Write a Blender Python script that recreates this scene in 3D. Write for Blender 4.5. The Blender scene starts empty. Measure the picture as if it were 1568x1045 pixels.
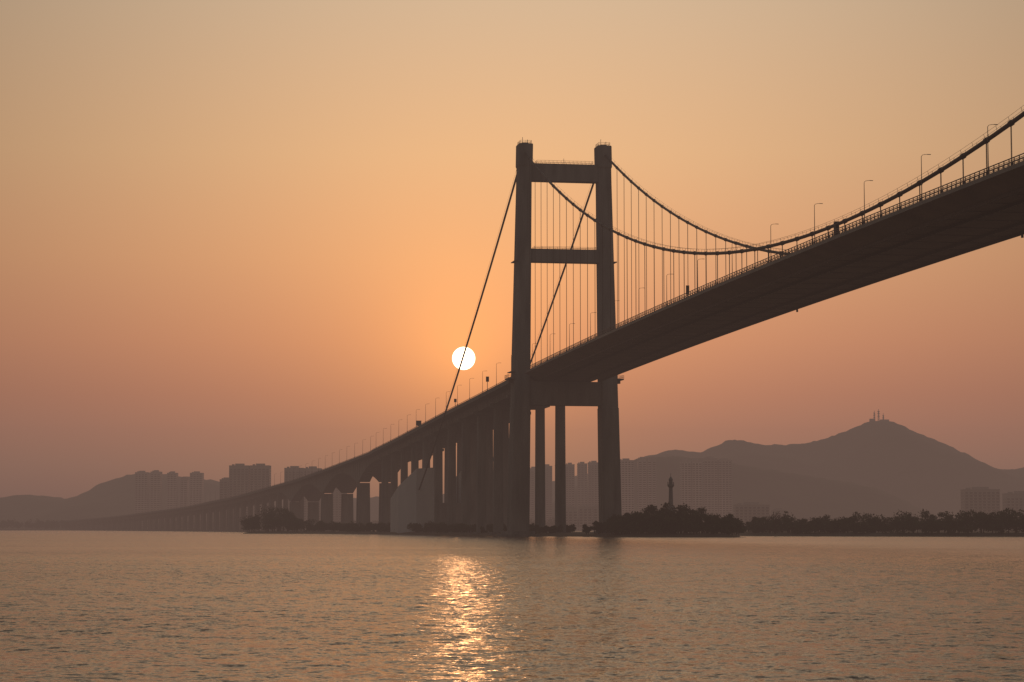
import bpy, math, random
import numpy as np
from mathutils import Vector, noise
random.seed(7); rng=np.random.default_rng(7)
sc=bpy.context.scene
sc.view_settings.view_transform='Standard'; sc.view_settings.look='None'
sc.view_settings.exposure=0; sc.view_settings.gamma=1
def lin(c):
    return tuple((v/255/12.92) if v/255<=.04045 else ((v/255+.055)/1.055)**2.4 for v in c)

# ------------------------------------------------------------ materials
def mat(name,c1,c2,scale=.3,rough=.8,stretch=(1,1,1),spec=.3):
    m=bpy.data.materials.new(name); m.use_nodes=True; nt=m.node_tree; N=nt.nodes; L=nt.links
    b=N['Principled BSDF']; b.inputs['Roughness'].default_value=rough
    b.inputs['Specular IOR Level'].default_value=spec
    g=N.new('ShaderNodeNewGeometry'); mp=N.new('ShaderNodeMapping'); mp.inputs['Scale'].default_value=stretch
    L.new(g.outputs['Position'],mp.inputs['Vector'])
    n=N.new('ShaderNodeTexNoise'); n.inputs['Scale'].default_value=scale; n.inputs['Detail'].default_value=5
    L.new(mp.outputs['Vector'],n.inputs['Vector'])
    r=N.new('ShaderNodeValToRGB'); r.color_ramp.elements[0].position=.3; r.color_ramp.elements[1].position=.7
    r.color_ramp.elements[0].color=(*c1,1); r.color_ramp.elements[1].color=(*c2,1)
    L.new(n.outputs['Fac'],r.inputs['Fac']); L.new(r.outputs['Color'],b.inputs['Base Color'])
    return m
M_conc=mat('concrete',(.12,.145,.15),(.27,.295,.30),.35,.9,(1,1,.18),.1)
M_conc2=mat('concrete_pale',(.54,.60,.64),(.62,.68,.72),.15,.85,(1,1,.3),.15)
M_deck=mat('painted_steel',(.16,.15,.14),(.28,.25,.22),.12,.7,(1,1,1),.2)
M_cable=mat('cable_steel',(.05,.05,.05),(.09,.09,.09),.5,.6)
M_asph=mat('asphalt',(.04,.04,.04),(.06,.06,.06),1,.9)
M_paint=mat('road_paint',(.7,.7,.7),(.8,.8,.8),1,.7)
M_leaf=mat('foliage',(.025,.04,.012),(.07,.09,.03),.25,.8)
M_hill=mat('hill_forest',(.03,.045,.02),(.07,.085,.04),.02,.95)
M_soil=mat('soil',(.09,.075,.05),(.16,.13,.09),.1,.95)
M_bark=mat('bark',(.06,.045,.03),(.1,.08,.06),1,.9)
M_wall=mat('render_wall',(.35,.33,.31),(.45,.43,.40),.05,.8)
M_glass=mat('window_glass',(.03,.035,.04),(.06,.065,.07),.2,.2)
M_metal=mat('galvanised_metal',(.10,.10,.10),(.17,.17,.17),2,.5)

# ------------------------------------------------------------ mesh helpers
class MB:
    def __init__(s): s.v=[]; s.f=[]
    def add(s,vs,fs):
        o=len(s.v); s.v+= [tuple(p) for p in vs]; s.f+=[tuple(i+o for i in f) for f in fs]
    def hexa(s,p):  # 8 points bottom ring then top ring
        s.add(p,[(3,2,1,0),(4,5,6,7),(0,1,5,4),(1,2,6,5),(2,3,7,6),(3,0,4,7)])
    def box(s,x0,x1,y0,y1,z0,z1):
        s.hexa([(x0,y0,z0),(x1,y0,z0),(x1,y1,z0),(x0,y1,z0),(x0,y0,z1),(x1,y0,z1),(x1,y1,z1),(x0,y1,z1)])
    def loft(s,rings,closed=True,caps=True):
        n=len(rings[0]); o=len(s.v)
        for r in rings: s.v+=[tuple(p) for p in r]
        for i in range(len(rings)-1):
            for j in range(n if closed else n-1):
                a=o+i*n+j; b=o+i*n+(j+1)%n; s.f.append((a,b,b+n,a+n))
        if caps and closed:
            s.f.append(tuple(o+j for j in reversed(range(n))))
            s.f.append(tuple(o+(len(rings)-1)*n+j for j in range(n)))
    def tube(s,pts,r,n=6):
        pts=[Vector(p) for p in pts]; rings=[]
        rr=r if isinstance(r,(list,tuple)) else [r]*len(pts)
        for i,p in enumerate(pts):
            d=(pts[min(i+1,len(pts)-1)]-pts[max(i-1,0)]).normalized()
            a=Vector((0,0,1)) if abs(d.z)<.9 else Vector((1,0,0))
            e1=d.cross(a).normalized(); e2=d.cross(e1)
            rings.append([p+e1*(rr[i]*math.cos(2*math.pi*k/n))+e2*(rr[i]*math.sin(2*math.pi*k/n)) for k in range(n)])
        s.loft(rings)
    def obj(s,name,m,parent=None,smooth=False):
        me=bpy.data.meshes.new(name); me.from_pydata(s.v,[],s.f); me.materials.append(m); me.update()
        if smooth: me.polygons.foreach_set('use_smooth',[True]*len(me.polygons))
        ob=bpy.data.objects.new(name,me); sc.collection.objects.link(ob)
        if parent:
            ob.parent=parent; ob.matrix_parent_inverse.translation=-parent.location
        return ob
def empty(name,loc):
    e=bpy.data.objects.new(name,None); e.location=loc; sc.collection.objects.link(e); return e

# ------------------------------------------------------------ bridge frame
# s = metres along the main span from the tower, o = offset to the right, z = height above water
TX,TY=20.0,906.0; ux,uy=.172,-.985; rx,ry=.985,.172
def P(s,o,z): return (TX+ux*s+rx*o, TY+uy*s+ry*o, z)
def sbox(mb,s0,s1,o0,o1,z0,z1):
    mb.hexa([P(s0,o0,z0),P(s0,o1,z0),P(s1,o1,z0),P(s1,o0,z0),P(s0,o0,z1),P(s0,o1,z1),P(s1,o1,z1),P(s1,o0,z1)])
def deckz(s): return 62.2+5.2*(1-((s-450)/450)**2) if s>0 else 62.2
bridge=empty('suspension_bridge',(TX,TY,0))

# tower legs with chamfered corners
def leg_ring(o,hw,hd,z,c=.5):
    q=[(-hw+c,-hd),(hw-c,-hd),(hw,-hd+c),(hw,hd-c),(hw-c,hd),(-hw+c,hd),(-hw,hd-c),(-hw,-hd+c)]
    return [P(d,o+w,z) for w,d in q]
def legc(z): return 18.0-2.6*z/151
mb=MB()
for sg in(-1,1):
    R=[]
    for z,hw,hd in[(0,3.6,4.6),(49,3.35,4.3),(49.2,3.2,4.2),(62,3.1,4.1),(104.8,2.75,3.7),(136,2.5,3.4),(141.5,2.5,3.4),(142.2,2.75,3.7),(150.2,2.75,3.7),(150.5,2.6,3.5)]:
        R.append(leg_ring(sg*legc(z),hw,hd,z,.35))
    mb.loft(R)
    # pilaster strips on the faces
    for z0,z1 in((3,48),(64,104),(111,135)):
        for fs in(-1,1):
            a=legc(z0)*sg; b=legc(z1)*sg; hd0=4.6-(z0/151)*1.25; hd1=4.6-(z1/151)*1.25
            for w in(-1.5,1.1):
                mb.hexa([P(fs*(hd0-.3),a+w,z0),P(fs*(hd0-.3),a+w+.4,z0),P(fs*(hd0+.12),a+w+.4,z0),P(fs*(hd0+.12),a+w,z0),
                         P(fs*(hd1-.3),b+w,z1),P(fs*(hd1-.3),b+w+.4,z1),P(fs*(hd1+.12),b+w+.4,z1),P(fs*(hd1+.12),b+w,z1)])
mb.obj('tower_legs',M_conc,bridge)
mb=MB()
def beam(z0,z1,hd):
    a=legc(z0)-2.3; b=legc(z1)-2.3
    mb.hexa([P(-hd,-a,z0),P(-hd,a,z0),P(hd,a,z0),P(hd,-a,z0),P(-hd,-b,z1),P(-hd,b,z1),P(hd,b,z1),P(hd,-b,z1)])
beam(136.4,143,2.7); beam(105,110,2.7); beam(50,59,3.4)
mb.obj('tower_crossbeams',M_conc,bridge)
mb=MB()
for sg in(-1,1):   # footing caps
    for z0,z1,r in((-3,.9,8.2),(.9,2.1,6.6)):
        c=sg*18
        mb.loft([[P(r*1.05*math.sin(t),c+r*math.cos(t),z) for t in [2*math.pi*(k+.5)/8 for k in range(8)]] for z in(z0,z1)])
mb.obj('tower_footings',M_conc,bridge)
mb=MB()   # railings, platforms, saddles, small masts on the tower
def rail_rect(s0,s1,o0,o1,z,h=1.2,step=1.5,t=.05):
    c=[(s0,o0),(s0,o1),(s1,o1),(s1,o0),(s0,o0)]
    for (a,b),(c2,d) in zip(c,c[1:]):
        for hh in(h*.5,h): mb.tube([P(a,b,z+hh),P(c2,d,z+hh)],t,4)
        n=max(1,int(math.hypot(c2-a,d-b)/step))
        for i in range(n): mb.tube([P(a+(c2-a)*i/n,b+(d-b)*i/n,z),P(a+(c2-a)*i/n,b+(d-b)*i/n,z+h)],t,4)
rail_rect(-2.6,2.6,-11,11,143)
rail_rect(-2.4,2.4,-12,12,110,.9,3)
for sg in(-1,1):
    c=sg*legc(151); rail_rect(-3,3,c-2.2,c+2.2,150.5)
    mb.tube([P(0,c-.8,150),P(0,c-.8,153.4)],.09,5); mb.tube([P(1,c+1,150),P(1,c+1,152.3)],.12,5)
    sbox(mb,-1.6,1.6,c-1.2,c+1.2,150.5,151.1)
    for z in(63,105.5):
        c=sg*legc(z); hw=3.3 if z<70 else 2.6
        sbox(mb,-5,5,c+sg*hw-.1 if sg>0 else c-hw-1.1,c+hw+1.1 if sg>0 else c-hw+.1,z-.5,z-.2)
    c=sg*legc(61)
    a,b=(c+3,c+5.5) if sg>0 else (c-5.5,c-3)
    sbox(mb,-4,4.5,a,b,59.8,60.3); rail_rect(-4,4.5,a,b,60.3)
    e0,e1=(a,b-.6) if sg>0 else (a+.6,b)
    sbox(mb,-1,1,e0,e1,58.6,59.75)
mb.tube([P(0,0,143),P(0,0,145.5)],.08,5)
mb.obj('tower_platforms',M_metal,bridge)

# stiffening girder
SE=780
stn=[-8,6,11.9,12.1]+[24+12*i for i in range(int((SE-24)/12)+1)]
mb=MB(); rings=[]
for s in stn:
    z=deckz(s); k=0 if s>12 else 1
    W=16.8-3.3*k; Nn=17.5-3.7*k; B=12.6-2.0*k
    rings.append([P(s,o,z+d) for o,d in((-W,0),(-Nn,-1.1),(-B,-3.0),(B,-3.0),(Nn,-1.1),(W,0),(0,.25))])
mb.loft(rings)
mb.obj('deck_girder',M_deck,bridge)
mb=MB()  # underside seams, inspection rails
for s in stn[4:]:
    z=deckz(s); mb.hexa([P(s-.15,-12.5,z-3.12),P(s-.15,12.5,z-3.12),P(s+.15,12.5,z-3.12),P(s+.15,-12.5,z-3.12),
                          P(s-.15,-12.5,z-2.9),P(s-.15,12.5,z-2.9),P(s+.15,12.5,z-2.9),P(s+.15,-12.5,z-2.9)])
for o in(-12.2,-6.0,6.0,12.2):
    mb.loft([[P(s,o-.25,deckz(s)-3.65),P(s,o+.25,deckz(s)-3.65),P(s,o+.25,deckz(s)-2.95),P(s,o-.25,deckz(s)-2.95)] for s in stn[3:]])
for s in (250,415,560):   # navigation lamps hung from the edge
    z=deckz(s)
    mb.tube([P(s,17.4,z-1.2),P(s,17.4,z-1.9)],.1,5); mb.tube([P(s,17.4,z-1.9),P(s,17.4,z-2.6)],.3,6)
mb.obj('underside_rails',M_cable,bridge)
mb=MB()
mb.loft([[P(s,-14.5,deckz(s)+.26),P(s,14.5,deckz(s)+.26)] for s in stn[3:]],closed=False)
mb.obj('road_surface',M_asph,bridge)
mb=MB()
for o in(-14,-10.3,-6.6,-2.9,2.9,6.6,10.3,14):
    mb.loft([[P(s,o-.08,deckz(s)+.27),P(s,o+.08,deckz(s)+.27)] for s in stn[3:]],closed=False)
mb.obj('lane_markings',M_paint,bridge)
mb=MB()  # parapets
for o in(-16.6,-14.9,14.9,16.6):
    for h,t in((1.3,.08),(.9,.045),(.5,.045)):
        mb.loft([[P(s,o-t,deckz(s)+h-t),P(s,o+t,deckz(s)+h-t),P(s,o+t,deckz(s)+h+t),P(s,o-t,deckz(s)+h+t)] for s in stn[3:]])
    s=13
    while s<SE-8:
        z=deckz(s); sbox(mb,s-.07,s+.07,o-.07,o+.07,z-.1,z+1.35); s+=2.4
mb.obj('parapet_railings',M_metal,bridge)
# cables
def cabz(s): return 70.0+(148-70.0)*((s-390)/390)**2
mb=MB(); hr=MB()
for o in(-15.7,15.7):
    pts=[P(s,o,cabz(s)) for s in np.linspace(0,SE,101)]
    mb.tube(pts,.42,8)
    for d in(-.5,.5):
        hr.tube([P(s,o+d,cabz(s)+1.15) for s in np.linspace(4,SE,101)],.03,4)
    for s in np.arange(12,SE-4,6):
        z=cabz(s)
        for d in(-.5,.5): hr.tube([P(s,o+d*.6,z+.3),P(s,o+d,z+1.15)],.035,4)
    # back stay down to the anchorage
    back=[]
    for t in np.linspace(0,1,25):
        s=-306*t; z=148+(20-148)*t-5*4*t*(1-t)*.9; back.append(P(s,o,z))
    mb.tube(back,.42,8)
    for d in(-.5,.5): hr.tube([(p[0]+d,p[1],p[2]+1.15) for p in back[:19]],.03,4)
    # saddle
    sbox(mb,-2.5,2.5,o-.8,o+.8,147,148.9)
mb.obj('main_cables',M_cable,bridge,True)
hr.obj('cable_hand_ropes',M_cable,bridge)
mb=MB(); bd=MB()
for o in(-15.7,15.7):
    s=12
    while s<SE-6:
        z=cabz(s); zd=deckz(s)
        dz=(cabz(s+1)-cabz(s-1))/2
        bd.tube([P(s-.55,o,z-.55*dz),P(s+.55,o,z+.55*dz)],.56,8)
        if z-zd>1.2:
            for d in(-.17,.17): mb.tube([P(s+d,o,zd-.2),P(s+d,o,z)],.062,5)
            bd.tube([P(s,o,zd-.1),P(s,o,zd+1.0)],.2,6)
        s+=12
    sbox(bd,389.2,390.8,o-.4,o+.4,deckz(390),cabz(390)+.65)  # central clamp
mb.obj('hangers',M_cable,bridge); bd.obj('cable_bands',M_cable,bridge)

# ------------------------------------------------------------ approach viaduct
pts=[]
for sp,z in((0,62.2),(100,59.4),(200,56.8),(300,53.9),(400,51.0),(500,48.6),(560,47.2)):
    p=P(-sp,0,z); pts.append(p)
for x,y,z in((-155,1750,39.7),(-190,1900,36.5),(-251,2150,30.9),(-285,2280,28.8),(-346,2500,24.5),(-419,2750,21.3),(-528,3100,16.8),(-660,3480,13),(-800,3850,10)):
    pts.append((x+15.6,y+3.5,z))
pv=[Vector(p) for p in pts]
def cr(p0,p1,p2,p3,t):
    return .5*((2*p1)+(p2-p0)*t+(2*p0-5*p1+4*p2-p3)*t*t+(3*p1-p0-3*p2+p3)*t**3)
dense=[]
for i in range(len(pv)-1):
    p0=pv[max(i-1,0)];p3=pv[min(i+2,len(pv)-1)]
    for k in range(20): dense.append(cr(p0,pv[i],pv[i+1],p3,k/20))
dense.append(pv[-1])
al=[0]
for a,b in zip(dense,dense[1:]): al.append(al[-1]+(b-a).length)
DA=np.array([[*p] for p in dense]); AL=np.array(al); VL=al[-1]
def V(a): return Vector((np.interp(a,AL,DA[:,0]),np.interp(a,AL,DA[:,1]),np.interp(a,AL,DA[:,2])))
def VF(a):
    d=(V(min(a+4,VL))-V(max(a-4,0))); d.z=0; d.normalize(); return d,Vector((-d.y*-1,-d.x,0))
def VP(a,o,dz):
    p=V(a); d,r=VF(a); r=Vector((d.y,-d.x,0)); return (p.x+r.x*o,p.y+r.y*o,p.z+dz)
viaduct=empty('approach_viaduct',tuple(V(300)))
hp=[615,790,965]
def gdepth(a):
    if a<540 or a>1040: return 2.9
    if a<hp[0]: t=(a-540)/75
    elif a<=hp[2]:
        m=(a-hp[0])%175/175; t=abs(2*m-1)
    else: t=(1040-a)/75
    return 3.0+10.5*max(0,t)**2
mb=MB()
st=list(np.arange(8,VL,8.75))
def ring_slab(a): return [VP(a,o,d) for o,d in((-15.6,0),(-15.6,-.7),(-10.5,-1.1),(10.5,-1.1),(15.6,-.7),(15.6,0))]
mb.loft([ring_slab(a) for a in st])
for o0,o1 in((-11.5,-3),(3,11.5)):
    mb.loft([[VP(a,o0+.6,-.9-gdepth(a)),VP(a,o1-.6,-.9-gdepth(a)),VP(a,o1,-.9),VP(a,o0,-.9)] for a in st])
for o in(-15.6,15.2):
    mb.loft([[VP(a,o,-.1),VP(a,o+.4,-.1),VP(a,o+.4,1.0),VP(a,o,1.0)] for a in st])
mb.obj('girders',M_conc,viaduct)
mb=MB(); mb.loft([[VP(a,-15.1,.02),VP(a,15.1,.02)] for a in st],closed=False); mb.obj('road_surface',M_asph,viaduct)
mb=MB()
for o in(-15.4,15.4):
    mb.loft([[VP(a,o-.06,1.4),VP(a,o+.06,1.4),VP(a,o+.06,1.55),VP(a,o-.06,1.55)] for a in st])
    for a in np.arange(8,1500,3): 
        x,y,z=VP(a,o,1.0); mb.box(x-.07,x+.07,y-.07,y+.07,z-.1,z+.5)
mb.obj('parapet_rails',M_metal,viaduct)
mb=MB()
pa=[54+44.6*i for i in range(11)]+hp+list(np.arange(1040,VL-10,45))
def col(a,o,hw,hd,zt,zb=-2):
    d,r=VF(a); r=Vector((d.y,-d.x,0)); c=V(a)+r*o
    q=[(-hw+.4,-hd),(hw-.4,-hd),(hw,-hd+.4),(hw,hd-.4),(hw-.4,hd),(-hw+.4,hd),(-hw,hd-.4),(-hw,-hd+.4)]
    R=[]
    for z,k in((zb,1.0),(1.2,1.0),(zt,.9)):
        R.append([(c.x+r.x*w*k+d.x*e*k,c.y+r.y*w*k+d.y*e*k,z) for w,e in q])
    mb.loft(R)
    b=[(-hw-1.2,-hd-1.2),(hw+1.2,-hd-1.2),(hw+1.2,hd+1.2),(-hw-1.2,hd+1.2)]
    mb.loft([[(c.x+r.x*w+d.x*e,c.y+r.y*w+d.y*e,z) for w,e in b] for z in(-2,1.6)])
for a in pa:
    zt=V(a).z-.8-gdepth(a); big=a in hp
    if zt<2: continue
    if big:
        for o in(-7.25,7.25):
            col(a-4,o,3.9,1.3,zt+.3); col(a+4,o,3.9,1.3,zt+.3)
    else:
        for o in(-9,9): col(a,o,2.0,1.9,zt-1.8)
        R=[]
        d,r=VF(a); r=Vector((d.y,-d.x,0)); c=V(a)
        for o,dz in((-13,-1.2),(-9.5,-2.4),(9.5,-2.4),(13,-1.2)):
            p=c+r*o; R.append([(p.x-d.x*1.6,p.y-d.y*1.6,zt+dz),(p.x+d.x*1.6,p.y+d.y*1.6,zt+dz),(p.x+d.x*1.6,p.y+d.y*1.6,zt+.1),(p.x-d.x*1.6,p.y-d.y*1.6,zt+.1)])
        mb.loft(R)
mb.obj('piers',M_conc,viaduct)

# cable anchorage
anch=empty('cable_anchorage',P(-315,0,0))
mb=MB()
for sg in(-1,1):
    R=[]
    for o,fr,top in((25.0,-309,24.5),(17.2,-298,33.2),(7.5,-300,33.9)):
        R.append([P(fr,sg*o,-1),P(fr,sg*o,top),P(-342,sg*o,top-6),P(-342,sg*o,-1)])
    mb.loft(R)
mb.obj('anchor_blocks',M_conc2,anch)
mb=MB(); sbox(mb,-340,-300,-7.4,7.4,-1,16); mb.obj('anchor_base',M_conc,anch)

# ------------------------------------------------------------ street lamps
lm=MB()
lm.tube([(0,0,0),(0,0,.9)],.16,8); lm.tube([(0,0,.9),(0,0,9.0)],[.10,.06],6)
lm.tube([(0,0,9.0),(.25,0,9.3),(.8,0,9.42),(1.4,0,9.45)],[.055,.05,.05,.045],6)
lm.loft([[(1.2,-.12,9.40),(1.2,.12,9.40),(1.2,.12,9.50),(1.2,-.12,9.50)],[(1.95,-.14,9.38),(1.95,.14,9.38),(1.95,.14,9.48),(1.95,-.14,9.48)]])
lmesh=None
def lamp(p,ang):
    global lmesh
    if lmesh is None:
        o=lm.obj('street_lamp',M_metal); lmesh=o.data
    else:
        o=bpy.data.objects.new('street_lamp',lmesh); sc.collection.objects.link(o)
    o.location=p; o.rotation_euler=(0,0,ang)
ra=math.atan2(ry,rx)
for i in range(21): lamp(P(20.5+35.5*i,-16.2,deckz(20.5+35.5*i)),ra)
a=30
while a<1700:
    d,_=VF(a); lamp(VP(a,-15.35,.95),math.atan2(-d.x,d.y)); a+=35.5

# signs + cabinets on deck
def sign(p,ang,w,h,ph,name='traffic_sign'):
    e=empty(name,p); c,s_=math.cos(ang),math.sin(ang)
    m1=MB(); m1.tube([p,(p[0],p[1],p[2]+ph)],.14,6); m1.obj('post',M_metal,e)
    m2=MB(); z0=p[2]+ph-h
    q=[(-w/2,-.25),(w/2,-.25),(w/2,-.12),(-w/2,-.12)]
    m2.loft([[(p[0]+x*c-y*s_,p[1]+x*s_+y*c,z) for x,y in q] for z in(z0,z0+h)]); m2.obj('panel',M_cable,e)
sign(P(258,-16.3,deckz(258)),ra,.9,2.4,3.4)
sign(P(-88,-15.4,V(88).z+.8),ra,1.3,2.2,6)
sign(VP(305,-15.2,.8),ra,2.6,2.6,3.2)
sign(VP(180,-15.2,.8),ra,1.2,1.6,4)

# ------------------------------------------------------------ water : one sheet, finely divided near the viewer's bank
def axis(lo,hi,step,outlo,outhi,grow=1.18,stepfar=None):
    c=[lo]
    while c[-1]<hi:
        f=(c[-1]-lo)/(hi-lo); c.append(c[-1]+step+(0 if stepfar is None else (stepfar-step)*f))
    a=c[-1]; d=step if stepfar is None else stepfar
    while a<outhi: d*=grow; a+=d; c.append(a)
    a=lo; d=step; pre=[]
    while a>outlo: d*=grow*1.1; a-=d; pre.append(a)
    return np.array(pre[::-1]+c)
XA=axis(-90,90,.2,-12000,12000); YA=axis(38,400,.17,-1500,14000,1.15,.55)
GX,GY=np.meshgrid(XA,YA)
Z=np.zeros_like(GX); wr=np.random.default_rng(5)
def wavesum(n,l0,l1,sl,spread,mean=-72):
    global Z
    for i in range(n):
        lam=l0*(l1/l0)**wr.random()
        th=math.radians(mean+wr.normal()*spread)
        kx,ky=2*math.pi/lam*math.cos(th),2*math.pi/lam*math.sin(th)
        Z+=sl*lam/(2*math.pi)*np.cos(kx*GX+ky*GY+wr.random()*6.283)
wavesum(50,.7,1.9,.0135,50)
wavesum(8,2.2,5,.0040,35)
def ss(a,b,x): t=np.clip((x-a)/(b-a),0,1); return t*t*(3-2*t)
Z*=ss(-90,-80,GX)*(1-ss(80,90,GX))*ss(38,44,GY)*(1-ss(200,400,GY))
ny,nx=GX.shape
co=np.stack([GX,GY,Z],-1).reshape(-1,3).astype(np.float32)
idx=(np.arange(ny-1)[:,None]*nx+np.arange(nx-1)[None,:]).reshape(-1)
quads=np.stack([idx,idx+1,idx+nx+1,idx+nx],-1).astype(np.int32)
wme=bpy.data.meshes.new('water'); wme.vertices.add(len(co)); wme.vertices.foreach_set('co',co.ravel())
wme.loops.add(quads.size); wme.loops.foreach_set('vertex_index',quads.ravel())
wme.polygons.add(len(quads)); wme.polygons.foreach_set('loop_start',np.arange(0,quads.size,4,dtype=np.int32))
wme.polygons.foreach_set('loop_total',np.full(len(quads),4,dtype=np.int32))
wme.polygons.foreach_set('use_smooth',np.ones(len(quads),dtype=bool)); wme.update(); wme.validate()
wm=bpy.data.materials.new('water'); wm.use_nodes=True; nt=wm.node_tree; N=nt.nodes; L=nt.links
b=N['Principled BSDF']; b.inputs['Base Color'].default_value=(.20,.125,.075,1); b.inputs['Roughness'].default_value=.14; b.inputs['IOR'].default_value=1.333
g=N.new('ShaderNodeNewGeometry')
def vm(op,a=None,b_=None,sc_=None):
    n=N.new('ShaderNodeVectorMath'); n.operation=op
    for i,x in enumerate((a,b_)):
        if x is None: continue
        if isinstance(x,tuple): n.inputs[i].default_value=x
        else: L.new(x,n.inputs[i])
    if sc_ is not None:
        if isinstance(sc_,(int,float)): n.inputs['Scale'].default_value=sc_
        else: L.new(sc_,n.inputs['Scale'])
    return n.outputs[0]
def wave(sx,sy,amp,detail=2,rot=0):
    mp=N.new('ShaderNodeMapping'); mp.inputs['Scale'].default_value=(sx,sy,1); mp.inputs['Rotation'].default_value=(0,0,rot)
    L.new(g.outputs['Position'],mp.inputs['Vector'])
    n=N.new('ShaderNodeTexNoise'); n.inputs['Scale'].default_value=1; n.inputs['Detail'].default_value=detail
    L.new(mp.outputs[0],n.inputs['Vector'])
    return vm('MULTIPLY',vm('SUBTRACT',n.outputs['Color'],(.5,.5,.5)),(amp*.95,amp,0))
w0=wave(.05,.07,.09,2,.3); w2=wave(.8,1.1,.36,2,-.2); w3=wave(3.2,4.2,.70,2,.1); w4=wave(9,11,.55,1,-.4)
tot=vm('ADD',vm('ADD',w0,w2),vm('ADD',w3,w4))
mp=N.new('ShaderNodeMapping'); mp.inputs['Scale'].default_value=(.006,.022,1); L.new(g.outputs['Position'],mp.inputs['Vector'])
n=N.new('ShaderNodeTexNoise'); n.inputs['Scale'].default_value=1; n.inputs['Detail'].default_value=4; L.new(mp.outputs[0],n.inputs['Vector'])
mr=N.new('ShaderNodeMapRange'); mr.inputs[1].default_value=.35; mr.inputs[2].default_value=.65; mr.inputs[3].default_value=.7; mr.inputs[4].default_value=1.2; L.new(n.outputs['Fac'],mr.inputs[0])
tot=vm('SCALE',tot,None,mr.outputs[0])
nor=vm('NORMALIZE',vm('ADD',vm('ADD',tot,g.outputs['Normal']),(0,-.05,0)))
L.new(nor,b.inputs['Normal'])
wme.materials.append(wm)
wo=bpy.data.objects.new('water',wme); sc.collection.objects.link(wo)

# ------------------------------------------------------------ land
def land(name,poly,h,inset=7):
    n=len(poly); A=[Vector((*p,0)) for p in poly]
    B=[]
    for i in range(n):
        a,b=A[i],A[(i+1)%n]; k=max(1,int((b-a).length/14))
        for j in range(k):
            q=a.lerp(b,j/k); w=noise.noise(q*.05)*3; B.append(q+Vector((w,w*.7,0)))
    n=len(B); area=sum(B[i].x*B[(i+1)%n].y-B[(i+1)%n].x*B[i].y for i in range(n)); sg=1 if area>0 else -1
    def off(d):
        out=[]
        for i in range(n):
            t=(B[(i+1)%n]-B[i-1]).normalized(); out.append(B[i]+Vector((-t.y,t.x,0))*sg*d)
        return out
    m=MB(); R=[[(p.x,p.y,z) for p in off(d)] for d,z in((-2,-1.2),(1,.35),(inset,h))]
    if sg<0: R=[list(reversed(r)) for r in R]
    m.loft(R); return m.obj(name,M_soil)
land('islet_ground',[(-165,1450),(-100,1330),(-45,1150),(-30,1080),(-6,985),(20,925),(29,885),(45,858),(78,836),(88,900),(75,1000),(60,1300),(-20,1500),(-150,1510)],1.3)
land('riverbank_ground',[(92,985),(140,935),(200,905),(300,885),(700,850),(900,1600),(500,1900),(60,1500)],1.4)
land('far_shore_ground',[(-2600,3400),(-1200,3450),(-300,3350),(400,2300),(1200,1900),(2600,1900),(4200,5200),(-4200,5200)],2.5,20)

# ------------------------------------------------------------ trees
def tree_mesh(name,specs,leaf,nq):
    VV=[];tr=MB()
    for x,y,z0,h,w in specs:
        tr.tube([(x,y,z0-.3),(x+random.uniform(-.3,.3),y,z0+h*.35),(x+random.uniform(-.8,.8),y,z0+h*.75)],[.02*h+.08,.015*h+.05,.05],5)
        nc=random.randint(6,10); 
        for c in range(nc):
            t=random.random(); zz=z0+h*(.22+.66*t); rad=w*.5*(1-.55*t)
            an=random.uniform(0,6.28); cx=x+math.cos(an)*rad*.75; cy=y+math.sin(an)*rad*.75; cr_=w*random.uniform(.14,.28)
            tr.tube([(x,y,z0+h*.3),(cx,cy,zz)],[.012*h+.03,.03],4)
            k=int(nq/nc)
            u=rng.normal(size=(k,3)); u/=np.linalg.norm(u,axis=1)[:,None]
            c0=np.array([cx,cy,zz])+u*(cr_*rng.uniform(.35,1.15,size=(k,1)))*np.array([1,1,.72])
            a=rng.normal(size=(k,3)); a/=np.linalg.norm(a,axis=1)[:,None]
            bb=np.cross(a,rng.normal(size=(k,3))); bb/=np.linalg.norm(bb,axis=1)[:,None]
            sz=leaf*rng.uniform(.5,1.2,size=(k,1))
            VV.append(np.stack([c0-a*sz,c0+bb*sz*.6,c0+a*sz,c0-bb*sz*.6],1).reshape(-1,3))
    v=np.concatenate(VV); nqd=len(v)//4
    base=len(v)
    verts=v.tolist()+[tuple(p) for p in tr.v]
    faces=[(4*i,4*i+1,4*i+2,4*i+3) for i in range(nqd)]+[tuple(i+base for i in f) for f in tr.f]
    m=bpy.data.meshes.new(name); m.from_pydata(verts,[],faces); m.materials.append(M_leaf); m.materials.append(M_bark)
    mi=np.zeros(len(faces),dtype=np.int32); mi[nqd:]=1; m.polygons.foreach_set('material_index',mi)
    ob=bpy.data.objects.new(name,m); sc.collection.objects.link(ob); return ob
def row(pl,hts,n,depth,wf=(.7,1.1),z0=1.0,hj=.25):
    out=[]
    A=[Vector((*p,0)) for p in pl]; ls=[0]
    for a,b in zip(A,A[1:]): ls.append(ls[-1]+(b-a).length)
    xs=[p.x for p in A]; ys=[p.y for p in A]
    for i in range(n):
        t=(i+random.random())/n*ls[-1]; x=np.interp(t,ls,xs); y=np.interp(t,ls,ys); h=np.interp(t,ls,hts)*random.uniform(1-hj,1+hj*.25)
        d=random.random()*depth
        if d<depth*.25: h*=.75
        out.append((x+d*.1,y+d,z0,h,h*random.uniform(*wf)))
    return out
sp=row([(40,874),(48,866),(62,858),(76,848),(82,860)],[11.5,12.5,11.5,9,6],30,45,(.6,.95),1,.3)
sp+=row([(42,880),(52,872),(64,866)],[12.5,13.5,11.5],12,30,(.5,.8),1,.22)
sp+=row([(36,872),(48,862),(62,853),(80,842)],[6,7.5,7,5],48,10,(.9,1.4),1,.3)
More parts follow.
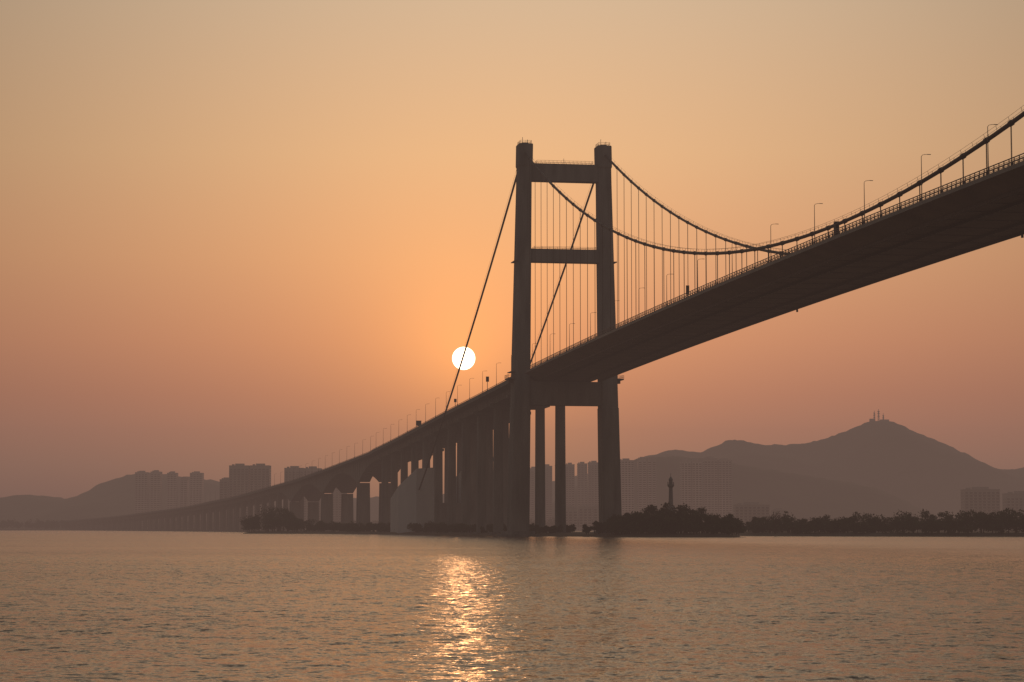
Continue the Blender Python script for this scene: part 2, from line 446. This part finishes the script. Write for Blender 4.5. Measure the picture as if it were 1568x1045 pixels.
sp+=row([(27,893),(36,884),(44,876)],[4.5,7,8],12,16,(.8,1.2))
sp+=row([(-165,1452),(-150,1432),(-138,1410),(-126,1390)],[11,17,15,9],28,35,(.8,1.2))
sp+=row([(-122,1390),(-100,1340),(-70,1250),(-45,1165),(-30,1092),(-6,1000)],[7,5.5,5.5,5,4.5,4],90,40,(1.1,1.8))
sp+=row([(-6,992),(22,935)],[3.5,4],18,30,(1.1,1.7))
tree_mesh('islet_trees',sp,.5,420)
sp=row([(98,985),(140,945),(180,922),(215,912),(260,902),(330,890),(420,880)],[8.5,8,11,11.5,12.5,12.5,12],150,55,(.8,1.3),1.0,.2)
sp+=row([(98,985),(140,940),(180,917),(215,907),(260,897),(330,885),(420,875)],[5.5,6.5,8.5,8.5,9.5,9.5,9],150,12,(1.1,1.7))
tree_mesh('riverbank_trees',sp,.5,360)
sp=row([(-1600,3460),(-1200,3480),(-600,3420),(-300,3370)],[15,15,14,13],260,60,(1.2,1.9),2)
sp+=row([(-300,3360),(0,2900),(400,2330),(800,2130),(1100,1990)],[13,13,13,12,12],260,60,(1.2,1.9),2)
tree_mesh('far_shore_trees',sp,1.7,120)
# bare branching tree
t=MB(); bx,by=104.5,935+8
e=empty('bare_tree',(bx,by,1))
t.tube([(bx,by,.8),(bx+.2,by,5),(bx,by,8)],[.35,.25,.15],6)
for k in range(16):
    an=random.uniform(0,6.28); z=random.uniform(4.5,8); ln=random.uniform(2,4); q=(bx+math.cos(an)*ln*.6,by+math.sin(an)*ln*.6,z+ln*.5); q2=(bx+math.cos(an)*ln*1.2,by+math.sin(an)*ln*1.2,z+ln*.45)
    t.tube([(bx,by,z),q,q2],[.13,.1,.05],4)
    for j in range(3): t.tube([q,(q[0]+random.uniform(-1,1),q[1]+random.uniform(-1,1),q[2]+random.uniform(.3,1.2))],.06,4)
t.obj('trunk_and_branches',M_bark,e)

# ------------------------------------------------------------ hills
def ridge(name,prof,Y,front,backd,step=9,rows=26,amp=3.0):
    xs=np.arange(prof[0][0],prof[-1][0],step); px=[p[0] for p in prof]; pz=[p[1] for p in prof]
    m=MB(); 
    ts=np.linspace(-1,1,rows)
    for t in ts:
        y=Y+(t*front if t<0 else t*backd)
        for x in xs:
            wob=noise.noise(Vector((x*.004,y*.004,3)))*90*abs(t)
            h=float(np.interp(x+wob,px,pz))
            h=.5*h+.25*float(np.interp(x+wob-14,px,pz))+.25*float(np.interp(x+wob+14,px,pz))
            f=(math.cos(t*math.pi)*.5+.5)**.8
            spur=1+.28*noise.noise(Vector((x*.006,y*.006,1)))*math.sin(abs(t)*math.pi)
            z=h*f*spur+amp*noise.noise(Vector((x*.06,y*.06,0)))+amp*.6*noise.noise(Vector((x*.17,y*.17,5)))
            m.v.append((float(x),float(y),z if f>.01 else -2.))
    n=len(xs)
    for i in range(rows-1):
        for j in range(n-1):
            a=i*n+j; m.f.append((a,a+1,a+n+1,a+n))
    return m.obj(name,M_hill,None,True)
main=[(-2400,10),(-1900,30),(-1400,58),(-1044,51),(-970,57.5),(-920,66),(-880,62),(-846,57),(-821,58),(-772,86),(-722,104),(-690,107),(-648,104),(-600,98),(-562,90),(-500,80),(-413,66),(-277,60),(-104,70),(20,84),(94,92),(181,113),(249,141),(304,154),(335,148),(360,145),(385,156),(422,173),(448,166),(477,161),(505,160),(533,161),(560,165),(589,172),(626,187),(652,196),(675,205),(694,207),(712,205),(762,184),(795,172),(824,161),(886,131),(923,113),(970,115),(1034,131),(1200,100),(1600,60),(2400,10)]
ridge('hills',main,4500,600,500,7,26,3.5)
ridge('foothill',[(-60,-3),(0,12),(60,42),(115,81),(174,108),(224,112),(313,109),(392,99),(471,84),(541,70),(590,54),(630,34),(679,20),(760,-3)],3700,330,300,7,20,3.5)
# hilltop masts
rm=empty('radio_mast',(694,4500,200))
m=MB()
for x,h,r in((689,226,1.0),(697,229,1.2),(706,221,.9)):
    for dx,dy in((-1.6,-1.6),(1.6,-1.6),(1.6,1.6),(-1.6,1.6)): m.tube([(x+dx,4500+dy,198),(x+dx*.25,4500+dy*.25,h-5)],.45,4)
    m.tube([(x,4500,h-6),(x,4500,h)],.5,5)
    for z in(h-14,h-9,h-5): m.tube([(x,4500,z),(x,4500,z+1.1)],r*2,8)
    for z in range(200,int(h-6),4): m.tube([(x-1.3,4499,z),(x+1.3,4499,z+3.5)],.3,4)
m.obj('lattice',M_metal,rm)
m=MB(); m.box(680,689,4494,4504,198,210.5); m.box(700,716,4494,4504,198,209); m.obj('station_hut',M_wall,rm)

# ------------------------------------------------------------ buildings
def building(name,x0,x1,y,z1,depth=22,floor=3.1,bay=4.2,towers=1):
    e=empty(name,((x0+x1)/2,y+depth/2,2)); body=MB(); win=MB(); 
    w=(x1-x0)
    if towers>1: segs=[(x0+w*i/towers+(.8 if i else 0),x0+w*(i+1)/towers-.8*(i<towers-1),z1-random.uniform(0,3)) for i in range(towers)]
    else: segs=[(x0,x1,z1)]
    for a,b_,z in segs:
        body.box(a,b_,y,y+depth,0,z)
        body.box(a-.15,b_+.15,y-.15,y+depth+.15,z,z+.9)
        c=(a+b_)/2; ww=(b_-a)*.22
        body.box(c-ww,c+ww,y+depth*.3,y+depth*.7,z+.9,z+3.4)
        body.box(a+(b_-a)*.1,a+(b_-a)*.22,y+depth*.4,y+depth*.6,z+.9,z+2.6)
        nf=int((z-5)/floor); nb=max(2,int((b_-a)/bay)); bw=(b_-a)/nb
        for f in range(nf):
            zz=5+f*floor
            for k in range(nb):
                xx=a+bw*(k+.18); 
                win.add([(xx,y-.05,zz),(xx+bw*.64,y-.05,zz),(xx+bw*.64,y-.05,zz+1.7),(xx,y-.05,zz+1.7)],[(0,1,2,3)])
            body.box(a-.02,b_+.02,y-.45,y-.01,zz-.7,zz-.45)
            for xs_ in(a-.05,b_+.05):
                for k in range(3):
                    yy=y+depth*(.1+.3*k); win.add([(xs_,yy,zz),(xs_,yy+3,zz),(xs_,yy+3,zz+1.7),(xs_,yy,zz+1.7)],[(0,1,2,3)])
    body.obj('walls',M_wall,e); win.obj('windows',M_glass,e)
B=[(-358,-307,3000,84,2),(-290,-266,3020,79,1),(-264,-242,3000,78,1),(-236,-217,3100,81,1),(-376,-361,3050,65,1),
(-612,-592,3850,93,1),(-587,-571,3850,94,1),(-560,-545,3850,92,1),(-541,-530,3870,84,1),(-523,-503,3850,92,1),
(22,42,3400,88,1),(44,58,3420,92,1),(62,73,3400,93,1),(77,90,3410,94,1),(94,108,3400,95,1),(110,127,3420,97,1),
(150,172,3340,98,1),(178,204,3350,101,2),
(237,266,3320,99,2),(270,309,3330,101,2),(473,510,2480,43,1),(521,560,2500,39,1),(233,269,2480,27,1),(286,300,2600,22,1),(60,110,2750,28,3)]
for x0,x1,y,z,t_ in B: building('apartment_building',x0,x1,y,z,towers=t_)

# ------------------------------------------------------------ lighthouse on the islet
lx,ly=66.6,995
e=empty('lighthouse',(lx,ly,0)); m=MB()
def circ(z,r,n=12): return [(lx+r*math.cos(2*math.pi*k/n),ly+r*math.sin(2*math.pi*k/n),z) for k in range(n)]
m.loft([circ(0,2.3),circ(12,1.9),circ(12.2,1.0),circ(20.1,.75),circ(20.9,1.4),circ(21.5,1.4),circ(21.6,.75),circ(23.2,.75),circ(23.4,1.0),circ(24.8,.15)])
m.obj('tower_shaft',M_conc,e)
m=MB()
for k in range(12):
    a_=2*math.pi*k/12; m.tube([(lx+1.3*math.cos(a_),ly+1.3*math.sin(a_),21.5),(lx+1.3*math.cos(a_),ly+1.3*math.sin(a_),22.5)],.06,4)
m.tube([(lx,ly,24.6),(lx,ly,26.2)],.08,4); m.obj('gallery_rail',M_metal,e)

# ------------------------------------------------------------ haze (homogeneous absorbing volume, given its own glow in place of scattered light)
SIG=2.3e-4; HZ=lin((125,101,91)); HT=235.; HR=5600.
hm=bpy.data.materials.new('haze'); hm.use_nodes=True; nt=hm.node_tree; nt.nodes.clear()
o=nt.nodes.new('ShaderNodeOutputMaterial'); ab=nt.nodes.new('ShaderNodeVolumeAbsorption'); em=nt.nodes.new('ShaderNodeEmission'); ad=nt.nodes.new('ShaderNodeAddShader')
ab.inputs['Color'].default_value=(0,0,0,1); ab.inputs['Density'].default_value=SIG
em.inputs['Color'].default_value=(*HZ,1); em.inputs['Strength'].default_value=SIG
nt.links.new(ab.outputs[0],ad.inputs[0]); nt.links.new(em.outputs[0],ad.inputs[1]); nt.links.new(ad.outputs[0],o.inputs['Volume'])
m=MB(); m.loft([[(HR*math.cos(2*math.pi*k/96),HR*math.sin(2*math.pi*k/96),z) for k in range(96)] for z in(-20,HT)])
m.obj('haze',hm)

# ------------------------------------------------------------ world
SD=Vector((-.0204,.9975,.0715)).normalized()
el=math.asin(SD.z); az=math.atan2(SD.x,SD.y)
w=bpy.data.worlds.new('World'); sc.world=w; w.use_nodes=True; nt=w.node_tree; N=nt.nodes; L=nt.links
bg=N['Background']
def mth(op,a,b_=None,c=None,clamp=False):
    n=N.new('ShaderNodeMath'); n.operation=op; n.use_clamp=clamp
    for i,x in enumerate((a,b_,c)):
        if x is None: continue
        if isinstance(x,(int,float)): n.inputs[i].default_value=x
        else: L.new(x,n.inputs[i])
    return n.outputs[0]
tc=N.new('ShaderNodeTexCoord'); nv=N.new('ShaderNodeVectorMath'); nv.operation='NORMALIZE'; L.new(tc.outputs['Generated'],nv.inputs[0])
sx=N.new('ShaderNodeSeparateXYZ'); L.new(nv.outputs[0],sx.inputs[0])
elev=mth('MULTIPLY',mth('ARCSINE',sx.outputs['Z']),180/math.pi)
ramp=N.new('ShaderNodeValToRGB'); cr_=ramp.color_ramp; cr_.interpolation='LINEAR'
tg=[(0,(118,93,86)),(1.5,(149,111,95)),(2.4,(166,118,98)),(3.2,(181,125,100)),(4.5,(203,141,107)),(6.5,(220,162,119)),(9,(224,178,134)),(12.6,(212,181,148)),(20,(204,180,152)),(30,(178,164,148))]
def Tr(e): 
    l=HR if e<=0.01 else min(HR/math.cos(math.radians(e)),(HT-3.2)/math.sin(math.radians(e)))
    return math.exp(-SIG*l)
SCL=3.0
es=cr_.elements
for i,(e_,c) in enumerate(tg):
    T=Tr(e_); l=lin(c); v=[max(.02,(l[k]-(1-T)*HZ[k])/T)/SCL for k in range(3)]
    if i==0: q=es[0]
    elif i==1: q=es[1]
    else: q=es.new(e_/30)
    q.position=e_/30; q.color=(*v,1)
L.new(mth('DIVIDE',elev,30,clamp=True),ramp.inputs['Fac'])
# azimuthal falloff away from the sun
azn=mth('ARCTAN2',sx.outputs['X'],sx.outputs['Y'])
azd=mth('MULTIPLY',mth('SUBTRACT',azn,math.radians(.8)),180/math.pi)
ga=mth('EXPONENT',mth('MULTIPLY',mth('POWER',mth('ABSOLUTE',mth('DIVIDE',azd,18)),2),-1))
fac=mth('ADD',mth('MULTIPLY',ga,.84),.16)
fac=mth('MULTIPLY',fac,SCL)
base=N.new('ShaderNodeVectorMath'); base.operation='SCALE'; L.new(ramp.outputs['Color'],base.inputs[0]); L.new(fac,base.inputs['Scale'])
# aureole
df=N.new('ShaderNodeVectorMath'); df.operation='DISTANCE'; L.new(nv.outputs[0],df.inputs[0]); df.inputs[1].default_value=SD
dist=df.outputs['Value']
def glow(sig,col,p=1.3):
    e_=mth('EXPONENT',mth('MULTIPLY',mth('POWER',mth('DIVIDE',dist,sig),p),-1))
    n=N.new('ShaderNodeVectorMath'); n.operation='SCALE'; n.inputs[0].default_value=col; L.new(e_,n.inputs['Scale']); return n.outputs[0]
def add(a,b_):
    n=N.new('ShaderNodeVectorMath'); n.operation='ADD'; L.new(a,n.inputs[0]); L.new(b_,n.inputs[1]); return n.outputs[0]
tot=add(base.outputs[0],glow(.028,(.66,.24,.03))); tot=add(tot,glow(.080,(.46,.17,.0),1.4))
mr=N.new('ShaderNodeMapRange'); mr.interpolation_type='SMOOTHSTEP'; L.new(dist,mr.inputs[0])
mr.inputs[1].default_value=.00500; mr.inputs[2].default_value=.00455; mr.inputs[3].default_value=0; mr.inputs[4].default_value=1
n=N.new('ShaderNodeVectorMath'); n.operation='SCALE'; n.inputs[0].default_value=(8,7,5.2); L.new(mr.outputs[0],n.inputs['Scale'])
tot=add(tot,n.outputs[0])
# physical sky for the upper dome
sk=N.new('ShaderNodeTexSky'); sk.sky_type='NISHITA'; sk.sun_disc=False; sk.sun_elevation=el; sk.sun_rotation=az; sk.dust_density=3; sk.air_density=1.5
ns=N.new('ShaderNodeVectorMath'); ns.operation='SCALE'; L.new(sk.outputs[0],ns.inputs[0]); ns.inputs['Scale'].default_value=.12
hi=mth('MULTIPLY',mth('SUBTRACT',elev,24),1/25,clamp=True)
mx=N.new('ShaderNodeMix'); mx.data_type='RGBA'; L.new(hi,mx.inputs[0]); L.new(tot,mx.inputs[6]); L.new(ns.outputs[0],mx.inputs[7])
L.new(mx.outputs[2],bg.inputs['Color']); bg.inputs['Strength'].default_value=1

# sun lamp
ld=bpy.data.lights.new('sun','SUN'); ld.energy=.0125; ld.angle=math.radians(.53); ld.color=(1,.44,.17)
lo=bpy.data.objects.new('sun',ld); sc.collection.objects.link(lo); lo.rotation_euler=SD.to_track_quat('Z','Y').to_euler(); lo.location=(-200,3000,400)

# camera
cd=bpy.data.cameras.new('camera'); cd.lens=83.25; cd.sensor_width=36; cd.clip_end=30000; cd.clip_start=.5
co_=bpy.data.objects.new('camera',cd); sc.collection.objects.link(co_); co_.location=(0,0,3.2); co_.rotation_euler=(math.radians(94.52),0,0)
sc.camera=co_
